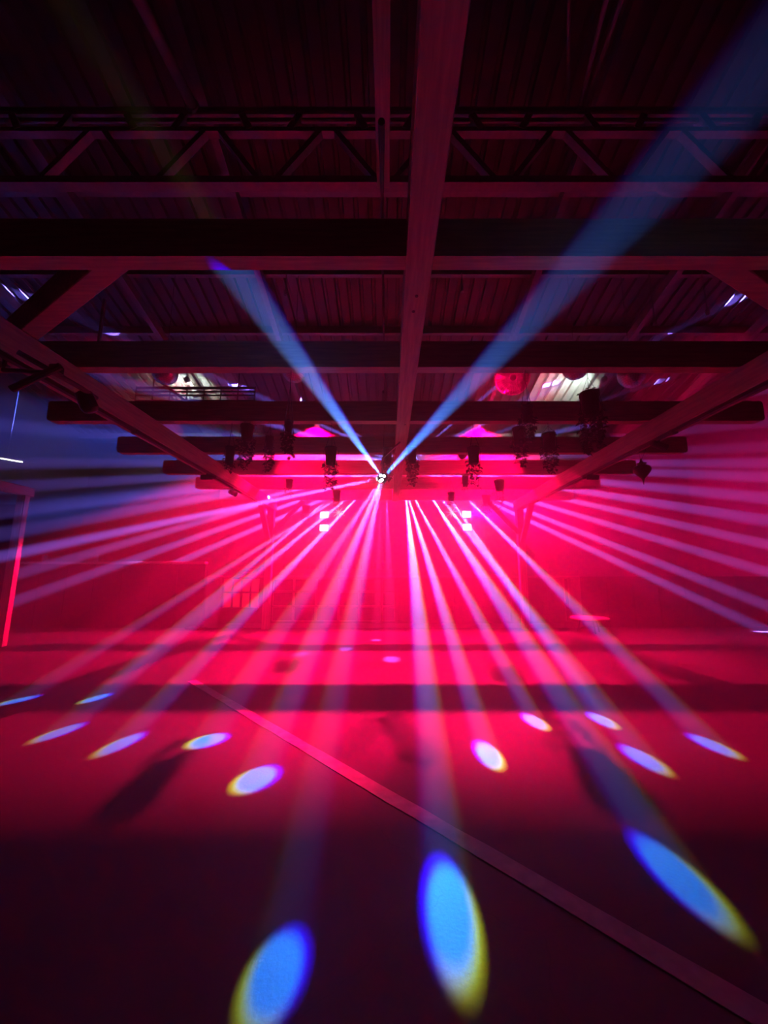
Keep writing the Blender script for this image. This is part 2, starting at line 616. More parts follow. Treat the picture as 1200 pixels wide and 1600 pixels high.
# rafters up the slope
for i, x in enumerate((-8.2, -5.4, -2.6, 3.0, 5.8, 8.6)):
    tag(MB().bar((x, 0.1, roof_z(0.1) - 0.30), (x, DB, roof_z(DB) - 0.30), 0.12, 0.2).build('trim_%d' % (i + 8), 'steel'), kind='structure')

# painted stripe across the dance floor
p0, p1 = on_floor(300, 1064), on_floor(1215, 1602)
dd = (p1 - p0).normalized()
nn = V((-dd.y, dd.x, 0))
st = MB()
rs = random.Random(3)
q = 26
for k in range(q):
    a, b = p0 + (p1 - p0) * (k / q), p0 + (p1 - p0) * ((k + 1) / q)
    if k == 0:
        wl, wr = 0.05, 0.05
    wl2, wr2 = 0.05 + rs.uniform(-0.004, 0.004), 0.05 + rs.uniform(-0.004, 0.004)
    c = [a + nn * wl, a - nn * wr, b - nn * wr2, b + nn * wl2]
    st.add([x + V((0, 0, 0.001)) for x in c] + [x + V((0, 0, 0.004)) for x in c], [(4, 5, 6, 7), (0, 1, 5, 4), (2, 3, 7, 6), (1, 2, 6, 5), (3, 0, 4, 7)])
    wl, wr = wl2, wr2
tag(st.build('floor_stripe', 'stripe'), 'long straight painted stripe running diagonally across the dance floor', 'floor marking')

# ------------------------------------------------------------------ pergola
ZB, ZT = 3.26, 3.53          # cross beams, bottom and top
DI = {i: 1.96 * (1.067 + 0.655 * (i + 1)) for i in range(-2, 6)}
XL, XR = -3.03, 3.42         # side beams
XC = 0.20                    # middle beam
XE0, XE1 = -4.38, 4.84       # ends of the cross beams
perg = thing('pergola', (XC, 5.0, 0), 'large timber pergola of long cross beams over the dance floor', 'pergola')


def beam_poly(x0, x1, z0, z1, c=0.05):
    return [(x0 + c, z0), (x1 - c, z0), (x1 - c * 0.3, z0 + c * 0.3), (x1, z0 + c), (x1, z1 - 0.02), (x1 - 0.02, z1), (x0 + 0.02, z1), (x0, z1 - 0.02), (x0, z0 + c), (x0 + c * 0.3, z0 + c * 0.3)]


for i, d in DI.items():
    MB().prism(beam_poly(XE0, XE1, ZB, ZT), 'y', d, d + 0.11).build('cross_beam', 'wood_x', perg, (XC, d, ZB))
MB().prism([(XC - 0.085, ZB - 0.012), (XC + 0.085, ZB - 0.012), (XC + 0.085, ZT - 0.02), (XC - 0.085, ZT - 0.02)], 'y', -0.7, 9.98).build('middle_beam', 'wood_y', perg, (XC, 5, ZB), bevel=0.006)
for x in (XL, XR):
    MB().box((x, 4.7, 3.13), (0.17, 10.7, 0.255)).build('side_beam', 'wood_y', perg, (x, 4.7, 3.0), bevel=0.008)
    for d in (9.86, -0.4):
        MB().box((x, d, 1.5), (0.17, 0.17, 3.0)).build('post', 'wood_z', perg, (x, d, 0), bevel=0.008)
    s = 1 if x < 0 else -1
    MB().bar((x, 9.78, 2.15), (x, 9.0, 2.99), 0.12, 0.10).build('knee_brace', 'wood_z', perg, (x, 9.4, 2.6), bevel=0.006)
    MB().bar((x + s * 0.06, 9.84, 2.4), (x + s * 0.82, 9.84, 3.24), 0.10, 0.10, (0, 1, 0)).build('knee_brace', 'wood_z', perg, (x + s * 0.4, 9.86, 2.9), bevel=0.006)
MB().bar((-1.72, 2.155, ZB + 0.135), (-3.55, 3.24, ZB + 0.135), 0.13, 0.26).build('corner_brace', 'wood_x', perg, (-2.5, 2.6, ZB), bevel=0.006)
MB().bar((2.10, 2.155, ZB + 0.135), (3.95, 3.06, ZB + 0.135), 0.13, 0.26).build('corner_brace', 'wood_x', perg, (2.9, 2.6, ZB), bevel=0.006)
# bolts and dark knots on the middle beam
for d in (2.42, 2.58, 4.75):
    MB().lathe([(0.012, -0.004), (0.012, 0.004)], (XC + random.uniform(-0.02, 0.05), d, ZB - 0.013), 8).build('bolt_head', 'black', perg, (XC, d, ZB))

# black lighting track along each side beam, with spots clamped to it
for s, x, lb in ((-1, XL, 'black lighting track screwed along the left side beam of the pergola'), (1, XR, 'black lighting track screwed along the right side beam of the pergola')):
    tr = thing('lighting_track', (x - s * 0.06, 5, 2.95), lb, 'track', 'lighting tracks under the pergola')
    MB().box((x - s * 0.06, 5.0, 2.982), (0.045, 7.6, 0.034)).build('track_rail', 'black', tr, (x, 5, 2.98))
    for d in (2.2, 4.3, 6.4, 8.5):
        MB().box((x - s * 0.06, d, 2.972), (0.07, 0.05, 0.046)).build('track_clip', 'black', tr, (x, d, 2.97))


def track_spot(pos, target, label, lamps=(), length=0.16):
    t = thing('track_spotlight', pos, label, 'spotlight', 'spotlights on the lighting tracks')
    d = (V(target) - V(pos)).normalized()
    MB().tube([V((pos[0], pos[1], 2.963)), V(pos)], 0.012, 8).build('stem', 'black', t, pos)
    body = MB().lathe([(0.030, -length * 0.6), (0.042, -length * 0.5), (0.045, length * 0.4), (0.050, length * 0.5), (0.040, length * 0.5), (0.036, length * 0.38)], pos, 16, dirrot(d)).build('lamp_body', 'blackmetal', t, pos, True)
    MB().lathe([(0.035, length * 0.40), (0.030, length * 0.42)], pos, 16, dirrot(d)).build('lens', 'lens_par' if lamps else 'black', body, pos)
    adopt(t, lamps)


track_spot(TRACK_POS[0], TRACK_AIM[0], 'small black spotlight midway along the left lighting track', [TRACK_LAMPS[0]])
track_spot(TRACK_POS[1], TRACK_AIM[1], 'small black spotlight far along the right lighting track', [TRACK_LAMPS[1]])
track_spot(V((XR - 0.06, 4.55, 2.89)), V((4.6, 4.4, 2.3)), 'small black spotlight on the right lighting track near the turnip-shaped ornament')
track_spot(V((XL + 0.06, 7.2, 2.87)), V((-2.2, 6.9, 2.5)), 'small black spotlight at the far end of the left lighting track')
# black crossed rigging arm at the near end of the left side beam
rg = thing('rigging_arm', at(86, 583, 2.8), 'black crossed rigging arm clamped under the near left side beam', 'rigging')
c0 = at(86, 583, 2.8)
MB().tube([at(28, 550, 2.58), c0], 0.020, 10).build('arm', 'black', rg, c0)
MB().tube([at(18, 608, 2.72), at(95, 572, 2.74)], 0.027, 10).build('arm', 'black', rg, c0)
MB().tube([c0, at(128, 607, 3.08), at(150, 622, 3.28)], 0.021, 10).build('arm', 'black', rg, c0)
MB().tube([c0, V((XL, 2.8, 2.90)), V((XL, 2.8, 2.998))], 0.018, 10).build('arm', 'black', rg, c0)
MB().box(at(88, 578, 2.78), (0.07, 0.08, 0.07)).build('clamp', 'blackmetal', rg, c0, bevel=0.01)
hd = at(136, 628, 3.2)
MB().lathe([(0.03, -0.10), (0.065, -0.08), (0.07, 0.05), (0.05, 0.09), (0.02, 0.10)], hd, 16, dirrot((0.3, 0.4, -1))).build('lamp_head', 'blackmetal', rg, hd, True)

# ------------------------------------------------------------------ hanging beam effect, its cable
fx = thing('beam_effect_light', F1, 'bright multi-beam effect light hanging under the middle beam', 'stage light')
MB().lathe([(0.02, 0.07), (0.055, 0.06), (0.075, 0.02), (0.078, -0.02), (0.06, -0.055), (0.03, -0.07)], F1, 20).build('housing', 'blackmetal', fx, F1, True)
MB().tube([F1 + V((0, 0, 0.07)), F1 + V((0.0, 0, 0.30))], 0.012, 8).build('hanging_rod', 'steelbright', fx, F1)
MB().bar(F1 + V((0, 0, 0.30)), V((XC - 0.02, F1.y, ZB - 0.02)), 0.03, 0.02).build('bracket', 'blackmetal', fx, F1)
for o in BEAMS['hanging']:
    d = (V(o.location) - F1).normalized()
    MB().lathe([(0.022, 0.078), (0.018, 0.086)], F1, 12, dirrot(d)).build('lens', 'lens_white', fx, F1)
adopt(fx, BEAMS['hanging'])
cb = thing('power_cable', at(597, 300, 2.3), 'thin black power cable strung overhead beside the middle beam', 'cable')
k0, k1 = at(596, 190, 1.55), at(597, 300, 2.05)
MB().tube([k0, k1], [0.018, 0.012], 10).build('cable_sleeve', 'black', cb, k0)
pts = [k1, at(598, 400, 2.5), at(599, 500, 3.3), at(601, 570, 4.2), at(601, 606, 4.9)]
MB().tube(pts, 0.010, 8).build('cable_run', 'black', cb, k1)
MB().tube([at(601, 575, 4.25), at(602, 600, 4.8), at(602, 617, 5.0)], [0.012, 0.016, 0.02], 10).build('plug', 'black', cb, k1)
MB().tube([at(601, 612, 4.95), at(600, 632, 5.15)], [0.035, 0.03], 10).build('connector', 'black', cb, k1)
MB().tube([at(602, 625, 5.1), F1 + V((0.01, 0, 0.29))], 0.006, 8).build('cable_tail', 'steelbright', cb, k1)

# ------------------------------------------------------------------ rear lighting pipe and its lamps
pipe = thing('lighting_pipe', (0.4, 11.6, 5.05), 'steel lighting pipe hung across the hall behind the pergola', 'pipe')
MB().tube([(-4.4, 11.6, 5.1), (5.2, 11.6, 5.1)], 0.03, 12).build('pipe', 'steel', pipe, (0.4, 11.6, 5.1))
for x in (-4.0, -0.8, 1.9, 4.9):
    MB().tube([(x, 11.6, 5.12), (x, 11.6, roof_z(11.6) - 0.02)], 0.010, 8).build('hanger', 'steel', pipe, (x, 11.6, 5.1))
fx = thing('beam_effect_light', F3, 'multi-beam effect light on the rear pipe behind the cross beams', 'stage light')
MB().lathe([(0.03, 0.12), (0.10, 0.10), (0.13, 0.03), (0.13, -0.05), (0.09, -0.11), (0.03, -0.13)], F3, 22).build('housing', 'blackmetal', fx, F3, True)
MB().box(F3 + V((0, 0, 0.21)), (0.06, 0.06, 0.2)).build('clamp', 'blackmetal', fx, F3)
for o in BEAMS['rear']:
    d = (V(o.location) - F3).normalized()
    MB().lathe([(0.022, 0.125), (0.018, 0.142)], F3, 10, dirrot(d)).build('lens', 'lens_blue', fx, F3)
adopt(fx, BEAMS['rear'])
for key, xs, lb in (('bar_l', (520, 535, 548, 562, 572, 583, 595, 604), 'beam bar on the left of the rear pipe with eight lenses'), ('bar_r', (634, 637, 645, 672, 686, 700, 725), 'longer beam bar on the right of the rear pipe with seven lenses')):
    a, b = bar_at(xs[0]), bar_at(xs[-1])
    mid = (a + b) / 2
    t = thing('beam_bar_light', mid, lb, 'stage light', 'beam bars behind the pergola')
    MB().box(mid + V((0, 0.06, 0)), (abs(b.x - a.x) + 0.2, 0.10, 0.10)).build('housing', 'blackmetal', t, mid, bevel=0.012)
    for x in (a.x, b.x):
        MB().tube([(x, 11.66, a.z + 0.04), (x, 11.62, 5.1)], 0.010, 8).build('drop_rod', 'steel', t, mid)
    for px in xs:
        p = bar_at(px)
        MB().lathe([(0.030, 0.0), (0.026, 0.012)], p + V((0, 0.012, 0)), 14, dirrot((0, -1, -0.2))).build('lens', 'lens_blue', t, p)
    adopt(t, BEAMS[key])


def par_can(pos, target, label, lamps, group, hung=True):
    t = thing('par_can', pos, label, 'stage light', group)
    R = dirrot(V(target) - V(pos))
    b = MB().lathe([(0.03, -0.15), (0.07, -0.13), (0.09, -0.04), (0.095, 0.10), (0.105, 0.11), (0.085, 0.11), (0.08, 0.06)], pos, 20, R).build('can', 'blackmetal', t, pos, True)
    MB().lathe([(0.08, 0.065), (0.07, 0.075)], pos, 20, R).build('lens', 'lens_par', b, pos)
    MB().tube([V(pos) + V((-0.12, 0, 0)), V(pos) + V((-0.12, 0, 0.12)), V(pos) + V((0.12, 0, 0.12)), V(pos) + V((0.12, 0, 0))], 0.008, 6).build('yoke', 'steel', t, pos)
    if hung:
        MB().tube([V(pos) + V((0, 0, 0.12)), V((pos.x, pos.y, roof_z(pos.y) + 0.01))], 0.012, 8).build('hanger', 'steel', t, pos)
    else:
        MB().box((pos.x, 7.285, ZT + 0.012), (0.16, 0.09, 0.024)).build('base_plate', 'steel', t, pos)
        MB().bar((pos.x - 0.12, 7.3, ZT + 0.02), (pos.x - 0.12, pos.y, pos.z), 0.02, 0.02).build('foot', 'steel', t, pos)
    adopt(t, lamps)


for k, (p, l) in enumerate(zip(WASH_POS, WASH_LAMPS)):
    par_can(p, V((p.x * 0.9, 6, 0)), 'red wash lamp above the %s beam bar, tilted down at the floor' % ('left', 'right')[k], [l], 'red wash lamps over the floor')
for k, ((p, b), l) in enumerate(zip(UP_POS, UP_LAMPS)):
    par_can(p, b, 'red lamp on top of the pergola pointing up at the roof, %s of three' % ('leftmost', 'middle', 'rightmost')[k], [l], 'red lamps aimed at the roof', False)

# red floods on the rear wall: two lit windows one above the other
for k, (p, ls) in enumerate(zip(FLOOD_POS, FLOOD_LAMPS)):
    t = thing('flood_lamp', p, 'twin flood lamp glowing on the rear wall, %s of the middle beam' % ('left', 'right')[k], 'flood lamp', 'twin flood lamps on the rear wall')
    for dz in (0.22, -0.22):
        hsg = MB().box(p + V((0, 0.02, dz)), (0.34, 0.16, 0.28)).build('housing', 'blackmetal', t, p + V((0, 0, dz)), bevel=0.03)
        MB().box(p + V((0, -0.065, dz)), (0.28, 0.02, 0.21)).build('lens', 'lens_red', hsg, p + V((0, -0.06, dz)), bevel=0.009)
    MB().box(p + V((0, 0.18, 0)), (0.08, 0.34, 0.7)).build('wall_bracket', 'blackmetal', t, p)
    adopt(t, ls)

# work lamps under the roof
for k, ((p, b), l) in enumerate(zip(WORK_POS, WORK_LAMPS)):
    t = thing('work_lamp', p, 'small white work lamp lighting the ribbed roof on the %s' % ('left', 'right')[k], 'work lamp', 'work lamps under the roof')
    R = dirrot(V(b) - V(p))
    hb = MB().lathe([(0.03, -0.06), (0.06, -0.04), (0.075, 0.05), (0.065, 0.055)], p, 14, R).build('lamp_body', 'blackmetal', t, p, True)
    MB().lathe([(0.060, 0.056), (0.050, 0.062)], p, 14, R).build('lens', 'lens_work', hb, p)
    MB().tube([V(p), V((p.x, p.y, roof_z(p.y) - 0.006))], 0.008, 6).build('stem', 'steel', t, p)
    adopt(t, [l])

# ------------------------------------------------------------------ steel roof frame
tr = thing('roof_truss', (0, 4.3, 6.3), 'steel lattice roof truss crossing the dark roof above the pergola', 'truss')
zt, zb_ = 7.58, 6.42
for z, r in ((zt, 0.055), (zt - 0.14, 0.03)):
    MB().tube([(-XW, 4.3, z), (XW, 4.3, z)], r, 10).build('top_chord', 'steel', tr, (0, 4.3, z))
MB().box((0, 4.3, zt - 0.34), (2 * XW, 0.10, 0.07)).build('tie_bar', 'steel', tr, (0, 4.3, zt - 0.34))
MB().box((0, 4.3, zb_), (2 * XW, 0.13, 0.10)).build('bottom_chord', 'steel', tr, (0, 4.3, zb_))
k = 0
x = -9.0
while x < 9.2:
    MB().bar((x, 4.3, zt - 0.1), (x + (0.12 if k % 2 else -0.12), 4.3, zt - 0.34), 0.09, 0.12, (0, 1, 0)).build('web_plate', 'steel', tr, (x, 4.3, 7.2))
    s = 1 if k % 2 else -1
    MB().bar((x - s * 0.28, 4.3, zt - 0.36), (x + s * 0.28, 4.3, zb_ + 0.02), 0.07, 0.10, (0, 1, 0)).build('web_bar', 'steel', tr, (x, 4.3, 6.8))
    x += 0.78
    k += 1
# struts from the truss up to the ridge
for (ax, bx_, r, lb) in ((304, 222, 0.07, 'steel tube strut rising left from the roof truss'), (888, 889, 0.022, 'thin upright steel rod above the roof truss'), (905, 945, 0.03, 'slanting steel rod beside the thin upright rod'), (914, 968, 0.03, 'outermost slanting steel rod right of the middle beam')):
    a, b = at(ax, 172, 4.3), at(bx_, 8, 3.2)
    dv = (b - a).normalized()
    e = b + dv * 1.0
    t = thing('roof_strut', a, lb, 'strut', 'struts of the roof frame')
    MB().tube([a, e], r, 12).build('tube', 'steel', t, a, True)
    MB().lathe([(r * 1.25, -0.03), (r * 1.25, 0.03)], a + dv * 0.05, 12, dirrot(dv)).build('flange', 'steel', t, a)
# upper longitudinal beam left of the middle beam
ub = MB().box((-0.05, 0.9, 5.68), (0.14, 5.5, 0.2)).build('ridge_beam', 'wood_y', bevel=0.006)
tag(ub, 'narrow timber roof beam running overhead left of the middle beam', 'beam')
# slotted steel tray under the left roof sheets
ct = thing('cable_tray', at(300, 618, 9.0), 'black cable tray hanging across the white-lit roof sheets on the left', 'cable tray')
a0, a1 = at(212, 618, 9.0), at(398, 618, 9.0)
for dz in (-0.14, 0.0, 0.10, 0.20):
    MB().bar(a0 + V((0, 0, dz)), a1 + V((0, 0, dz)), 0.03, 0.035 if dz < 0.15 else 0.06).build('rail', 'black', ct, a0)
for j in range(8):
    p = a0.lerp(a1, j / 7)
    MB().bar(p + V((0, 0, -0.16)), p + V((0, 0, 0.24)), 0.025, 0.025).build('rung', 'black', ct, p)
for j in (1, 6):
    p = a0.lerp(a1, j / 7)
    MB().bar(p + V((0, 0, 0.2)), V((p.x, p.y, roof_z(p.y))), 0.03, 0.03).build('hanger', 'black', ct, p)
MB().bar(at(244, 592, 8.8), at(292, 628, 8.95), 0.09, 0.05).build('stay', 'black', ct, a0)
# hanging rods and ducts that catch the light in the dark roof
for j, (px, py, d, ln, lb) in enumerate(((1020, 478, 6.4, 0.75, 'bright steel drop rod high on the right of the roof'), (1104, 478, 6.4, 0.35, 'short bright steel drop rod at the far right of the roof'), (722, 440, 6.6, 0.45, 'steel drop rod just right of the middle beam under the roof'), (447, 440, 6.6, 0.6, 'steel drop rod left of the middle beam under the roof'))):
    p = at(px, py, d)
    MBo = MB().tube([p - V((0, 0, ln / 2)), V((p.x, p.y, roof_z(p.y)))], 0.014, 8)
    MBo.lathe([(0.03, 0), (0.035, 0.02), (0.035, 0.10), (0.02, 0.12)], p - V((0, 0, ln / 2)), 10)
    tag(MBo.build('drop_rod', 'steelbright'), lb, 'rod', 'drop rods under the roof')


# mirror balls
def mirror_ball(c, r, label):
    t = thing('mirror_ball', c, label, 'mirror ball', 'mirror balls above the pergola')
    MB().lathe([(r * math.sin(PI * i / 14) * 0.985 + 1e-4, -r * 0.985 * math.cos(PI * i / 14)) for i in range(15)], c, 24).build('core', 'ball_core', t, c, True)
    m = MB()
    rows_ = 18
    for i in range(rows_):
        th = PI * (i + 0.5) / rows_
        nseg = max(4, int(2 * rows_ * math.sin(th)))
        h = PI * r / rows_ * 0.45
        for k in range(nseg):
            a = 2 * PI * k / nseg
            nrm = V((math.sin(th) * math.cos(a), math.sin(th) * math.sin(a), math.cos(th)))
            e1 = V((-math.sin(a), math.cos(a), 0))
            e2 = nrm.cross(e1)
            wv = PI * r * math.sin(th) / nseg * 0.9
            wob = (e1 * random.uniform(-0.06, 0.06) + e2 * random.uniform(-0.06, 0.06))
            cc = V(c) + nrm * r * 1.0
            q_ = []
            for su, sv in ((-1, -1), (1, -1), (1, 1), (-1, 1)):
                q_.append(cc + e1 * su * wv + e2 * sv * h + nrm * (wob.dot(e1) * su * wv + wob.dot(e2) * sv * h))
            m.add(q_, [(0, 1, 2, 3)])
    mo = m.build('mirror_tiles', 'mirror', t, c)
    mo['kind'] = 'stuff'
    MB().lathe([(0.03, 0), (0.03, 0.05), (0.012, 0.07)], V(c) + V((0, 0, r * 0.97)), 10).build('motor_cap', 'black', t, c)
    MB().tube([V(c) + V((0, 0, r)), V((c.x, c.y, roof_z(c.y)))], 0.006, 6).build('chain', 'wire', t, c)


mirror_ball(at(258, 582, 7.0), 0.235, 'mirror ball hanging at the far left beside the white-lit roof')
mirror_ball(at(460, 579, 7.0), 0.235, 'mirror ball hanging left of the middle beam in the blue beam')
mirror_ball(at(899, 574, 7.0), 0.245, 'inner mirror ball of the pair on the right')
mirror_ball(at(987, 586, 7.0), 0.245, 'outer mirror ball of the pair on the right')


# drum fans with wire guards
def wire_fan(c, r, label):
    t = thing('drum_fan', c, label, 'fan', 'fans under the roof')
    R = dirrot((-c.x * 0.3, -c.y, 1.3 - c.z))
    MB().lathe([(r, -0.15), (r * 1.03, -0.14), (r * 1.03, 0.10), (r, 0.11), (r * 0.97, 0.10), (r * 0.97, -0.14)], c, 32, R).build('drum', 'fan', t, c, True)
    for k in range(36):
        a = 2 * PI * k / 36
        u = V((math.cos(a), math.sin(a), 0))
        MB().tube([V(c) + R @ (u * r * 0.18 + V((0, 0, 0.13))), V(c) + R @ (u * r * 0.7 + V((0, 0, 0.14))), V(c) + R @ (u * r + V((0, 0, 0.10)))], 0.006, 4, False).build('guard_wire', 'fan', t, c)
    for rr in (0.45, 0.75):
        ring = [V(c) + R @ V((math.cos(2 * PI * k / 24) * r * rr, math.sin(2 * PI * k / 24) * r * rr, 0.138)) for k in range(25)]
        MB().tube(ring, 0.006, 4, False).build('guard_ring', 'fan', t, c)
    MB().lathe([(r * 0.2, -0.1), (r * 0.2, 0.12), (r * 0.1, 0.15)], c, 16, R).build('hub', 'blackmetal', t, c)
    for k in range(5):
        a = 2 * PI * k / 5
        e1, e2 = V((math.cos(a), math.sin(a), 0)), V((-math.sin(a), math.cos(a), 0))
        q_ = [e1 * r * 0.18 - e2 * 0.06 + V((0, 0, -0.04)), e1 * r * 0.92 - e2 * 0.13 + V((0, 0, -0.06)), e1 * r * 0.92 + e2 * 0.13 + V((0, 0, 0.05)), e1 * r * 0.18 + e2 * 0.06 + V((0, 0, 0.03))]
        MB().add([V(c) + R @ p for p in q_] + [V(c) + R @ (p + V((0, 0, 0.012))) for p in q_], [(0, 1, 2, 3), (7, 6, 5, 4), (0, 4, 5, 1), (1, 5, 6, 2), (2, 6, 7, 3), (3, 7, 4, 0)]).build('blade', 'black', t, c)
    MB().bar(V(c) + V((0, 0.1, r * 0.95)), V((c.x, c.y + 0.1, roof_z(c.y + 0.1))), 0.05, 0.05).build('mount', 'steel', t, c)


wire_fan(at(800, 590, 8.6), 0.40, 'round wire-guard fan in red light right of the middle beam')
wire_fan(at(138, 612, 7.6), 0.40, 'round wire-guard fan in red light at the far left')

# ------------------------------------------------------------------ bar at the far end
DBAR = 10.1
X0, X1 = -4.64, 4.94
HB = 1.30


def bx(px):
    return (px - 606) / FPX * (DBAR * math.cos(PITCH))


bar = thing('bar_counter', ((X0 + X1) / 2, DBAR, 0), 'long bar counter with glazed front panels behind the pergola posts', 'bar counter')
MB().box(((X0 + X1) / 2, DBAR + 0.42, HB / 2 - 0.02), (X1 - X0 - 0.1, 0.66, HB - 0.06)).build('body', 'bar', bar, (0, DBAR + 0.4, 0))
MB().box(((X0 + X1) / 2, DBAR + 0.36, HB - 0.02), (X1 - X0, 0.86, 0.05)).build('worktop', 'bar_top', bar, (0, DBAR, HB), bevel=0.008)
MB().box(((X0 + X1) / 2, DBAR + 0.04, 0.05), (X1 - X0 - 0.06, 0.1, 0.1)).build('plinth', 'bar_light', bar, (0, DBAR, 0), bevel=0.005)
MB().box((bx(335), DBAR + 0.04, HB / 2), (bx(346) - bx(325), 0.12, HB - 0.06)).build('end_panel', 'bar_light', bar, (bx(335), DBAR, 0), bevel=0.006)
MB().box((bx(897), DBAR + 0.04, HB / 2), (bx(905) - bx(889), 0.12, HB - 0.06)).build('end_panel', 'bar_light', bar, (bx(897), DBAR, 0), bevel=0.006)


def zpx(py):
    return at(606, py, DBAR).z


def pane(x0, x1, z0, z1, m, fr=0.022, label=None):
    c = V(((x0 + x1) / 2, DBAR + 0.055, (z0 + z1) / 2))
    f = MB()
    w, h = x1 - x0, z1 - z0
    f.box(c + V((0, 0, h / 2 - fr / 2)), (w, 0.05, fr)).box(c - V((0, 0, h / 2 - fr / 2)), (w, 0.05, fr))
    f.box(c + V((w / 2 - fr / 2, 0, 0)), (fr, 0.05, h - 2 * fr)).box(c - V((w / 2 - fr / 2, 0, 0)), (fr, 0.05, h - 2 * fr))
    fo = f.build('pane_frame', 'frame', bar, c)
    MB().box(c + V((0, 0.006, 0)), (w - 2 * fr, 0.012, h - 2 * fr)).build('pane', m, fo, c)


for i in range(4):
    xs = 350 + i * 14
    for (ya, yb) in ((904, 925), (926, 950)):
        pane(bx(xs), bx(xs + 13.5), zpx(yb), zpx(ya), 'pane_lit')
cols = [427, 460, 495, 530, 562, 597, 618]
for a, b in zip(cols, cols[1:]):
    for (ya, yb) in ((904, 924), (925, 947), (948, 971)):
        pane(bx(a), bx(b - 1), zpx(yb), zpx(ya), 'pane')
for a, b in ((622, 708), (709, 795), (796, 880)):
    c = V(((bx(a) + bx(b)) / 2, DBAR + 0.06, (zpx(904) + zpx(971)) / 2))
    MB().box(c, (bx(b) - bx(a), 0.04, zpx(904) - zpx(971))).build('front_panel', 'bar', bar, c, bevel=0.008)
for a, b in ((881, 888),):
    pane(bx(a), bx(b), zpx(971), zpx(904), 'pane', 0.015)
# glass shelf over the worktop and bottles on it
sh = thing('bottle_shelf', (bx(520), DBAR + 0.45, HB), 'low steel shelf rack standing on the bar with rows of bottles', 'shelf')
for z in (HB + 0.18, HB + 0.36):
    MB().box((bx(522), DBAR + 0.45, z), (bx(620) - bx(424), 0.26, 0.015)).build('shelf_board', 'steelbright', sh, (bx(522), DBAR + 0.45, z))
for px in (426, 474, 522, 570, 618):
    MB().tube([(bx(px), DBAR + 0.34, HB + 0.006), (bx(px), DBAR + 0.34, HB + 0.37)], 0.010, 8).build('upright', 'steelbright', sh, (bx(px), DBAR + 0.34, HB))
rb = random.Random(11)
bt_meshes = []
for h, r in ((0.15, 0.03), (0.13, 0.036), (0.16, 0.028)):
    b = MB().lathe([(r * 0.9, 0), (r, 0.01), (r, h * 0.55), (r * 0.4, h * 0.72), (r * 0.36, h * 0.95), (r * 0.3, h)], (0, 0, 0), 12)
    me = bpy.data.meshes.new('bottle')
    me.from_pydata(b.v, [], b.f)
    me.materials.append(M['bottle'])
    for p in me.polygons:
        p.use_smooth = True
    bt_meshes.append(me)
for k in range(16):
    px = 436 + k * 11.6 + rb.uniform(-2, 2)
    if abs(px - 474) < 5 or abs(px - 522) < 5 or abs(px - 570) < 5:
        px += 6
    o = bpy.data.objects.new('bottle', bt_meshes[k % 3])
    C.objects.link(o)
    o.location = (bx(px), DBAR + 0.45 + rb.uniform(-0.05, 0.05), HB + 0.1885)
    tag(o, 'small glass bottle standing on the shelf rack above the bar', 'bottle', 'bottles on the bar shelf')
# low partitions beside the bar
lp = thing('partition', (-7.4, 10.15, 0), 'dark low partition left of the bar with two posts on its top rail', 'partition')
PX0, PX1 = -10.5, -4.75
for k in range(8):
    w = (PX1 - PX0) / 8
    MB().box((PX0 + w * (k + 0.5), 10.15, 0.80), (w - 0.012, 0.08, 1.60)).build('board', 'dark_wall', lp, (PX0 + w * (k + 0.5), 10.15, 0), bevel=0.004)
MB().box(((PX0 + PX1) / 2, 10.15, 1.64), (PX1 - PX0, 0.16, 0.06)).build('top_rail', 'frame', lp, (-7, 10.15, 1.64), bevel=0.006)
for px in (68, 148):
    p = at(px, 876, 10.1)
    MB().box((p.x, 10.15, 1.76), (0.16 if px < 100 else 0.09, 0.09, 0.2)).build('finial', 'cream', lp, (p.x, 10.15, 1.7), bevel=0.02)
rp = thing('partition', (7.6, 10.3, 0), 'dark low partition right of the bar', 'partition')
for k in range(8):
    w = (10.5 - 5.05) / 8
    MB().box((5.05 + w * (k + 0.5), 10.3, 0.62), (w - 0.012, 0.08, 1.24)).build('board', 'dark_wall', rp, (5.05 + w * (k + 0.5), 10.3, 0), bevel=0.004)
MB().box(((10.5 + 5.05) / 2, 10.3, 1.265), (10.5 - 5.05, 0.14, 0.05)).build('top_rail', 'dark_wall', rp, (7.5, 10.3, 1.26), bevel=0.006)
# board lying on the floor by the bar end, tray on the right
a = on_floor(312, 984)
bd = MB().prism([(-4.95, 9.72), (-4.60, 9.60), (-4.52, 9.86), (-4.62, 10.02), (-4.98, 10.02)], 'z', 0.002, 0.05).build('floor_board', 'cream')
tag(bd, 'pale flat board lying on the floor at the left end of the bar', 'board')
ty = at(925, 967, 9.2)
tt = thing('low_table', (ty.x, 9.3, 0), 'small low round table in red light at the right end of the bar', 'table')
MB().lathe([(0.40, 0.30), (0.42, 0.31), (0.42, 0.335), (0.40, 0.345)], (ty.x, 9.3, 0), 24).build('table_top', 'cream', tt, (ty.x, 9.3, 0.3))
for k in range(3):
    an = 2 * PI * k / 3 + 0.4
    MB().tube([(ty.x + 0.28 * math.cos(an), 9.3 + 0.28 * math.sin(an), 0.0), (ty.x + 0.2 * math.cos(an), 9.3 + 0.2 * math.sin(an), 0.302)], 0.018, 8).build('leg', 'black', tt, (ty.x, 9.3, 0))
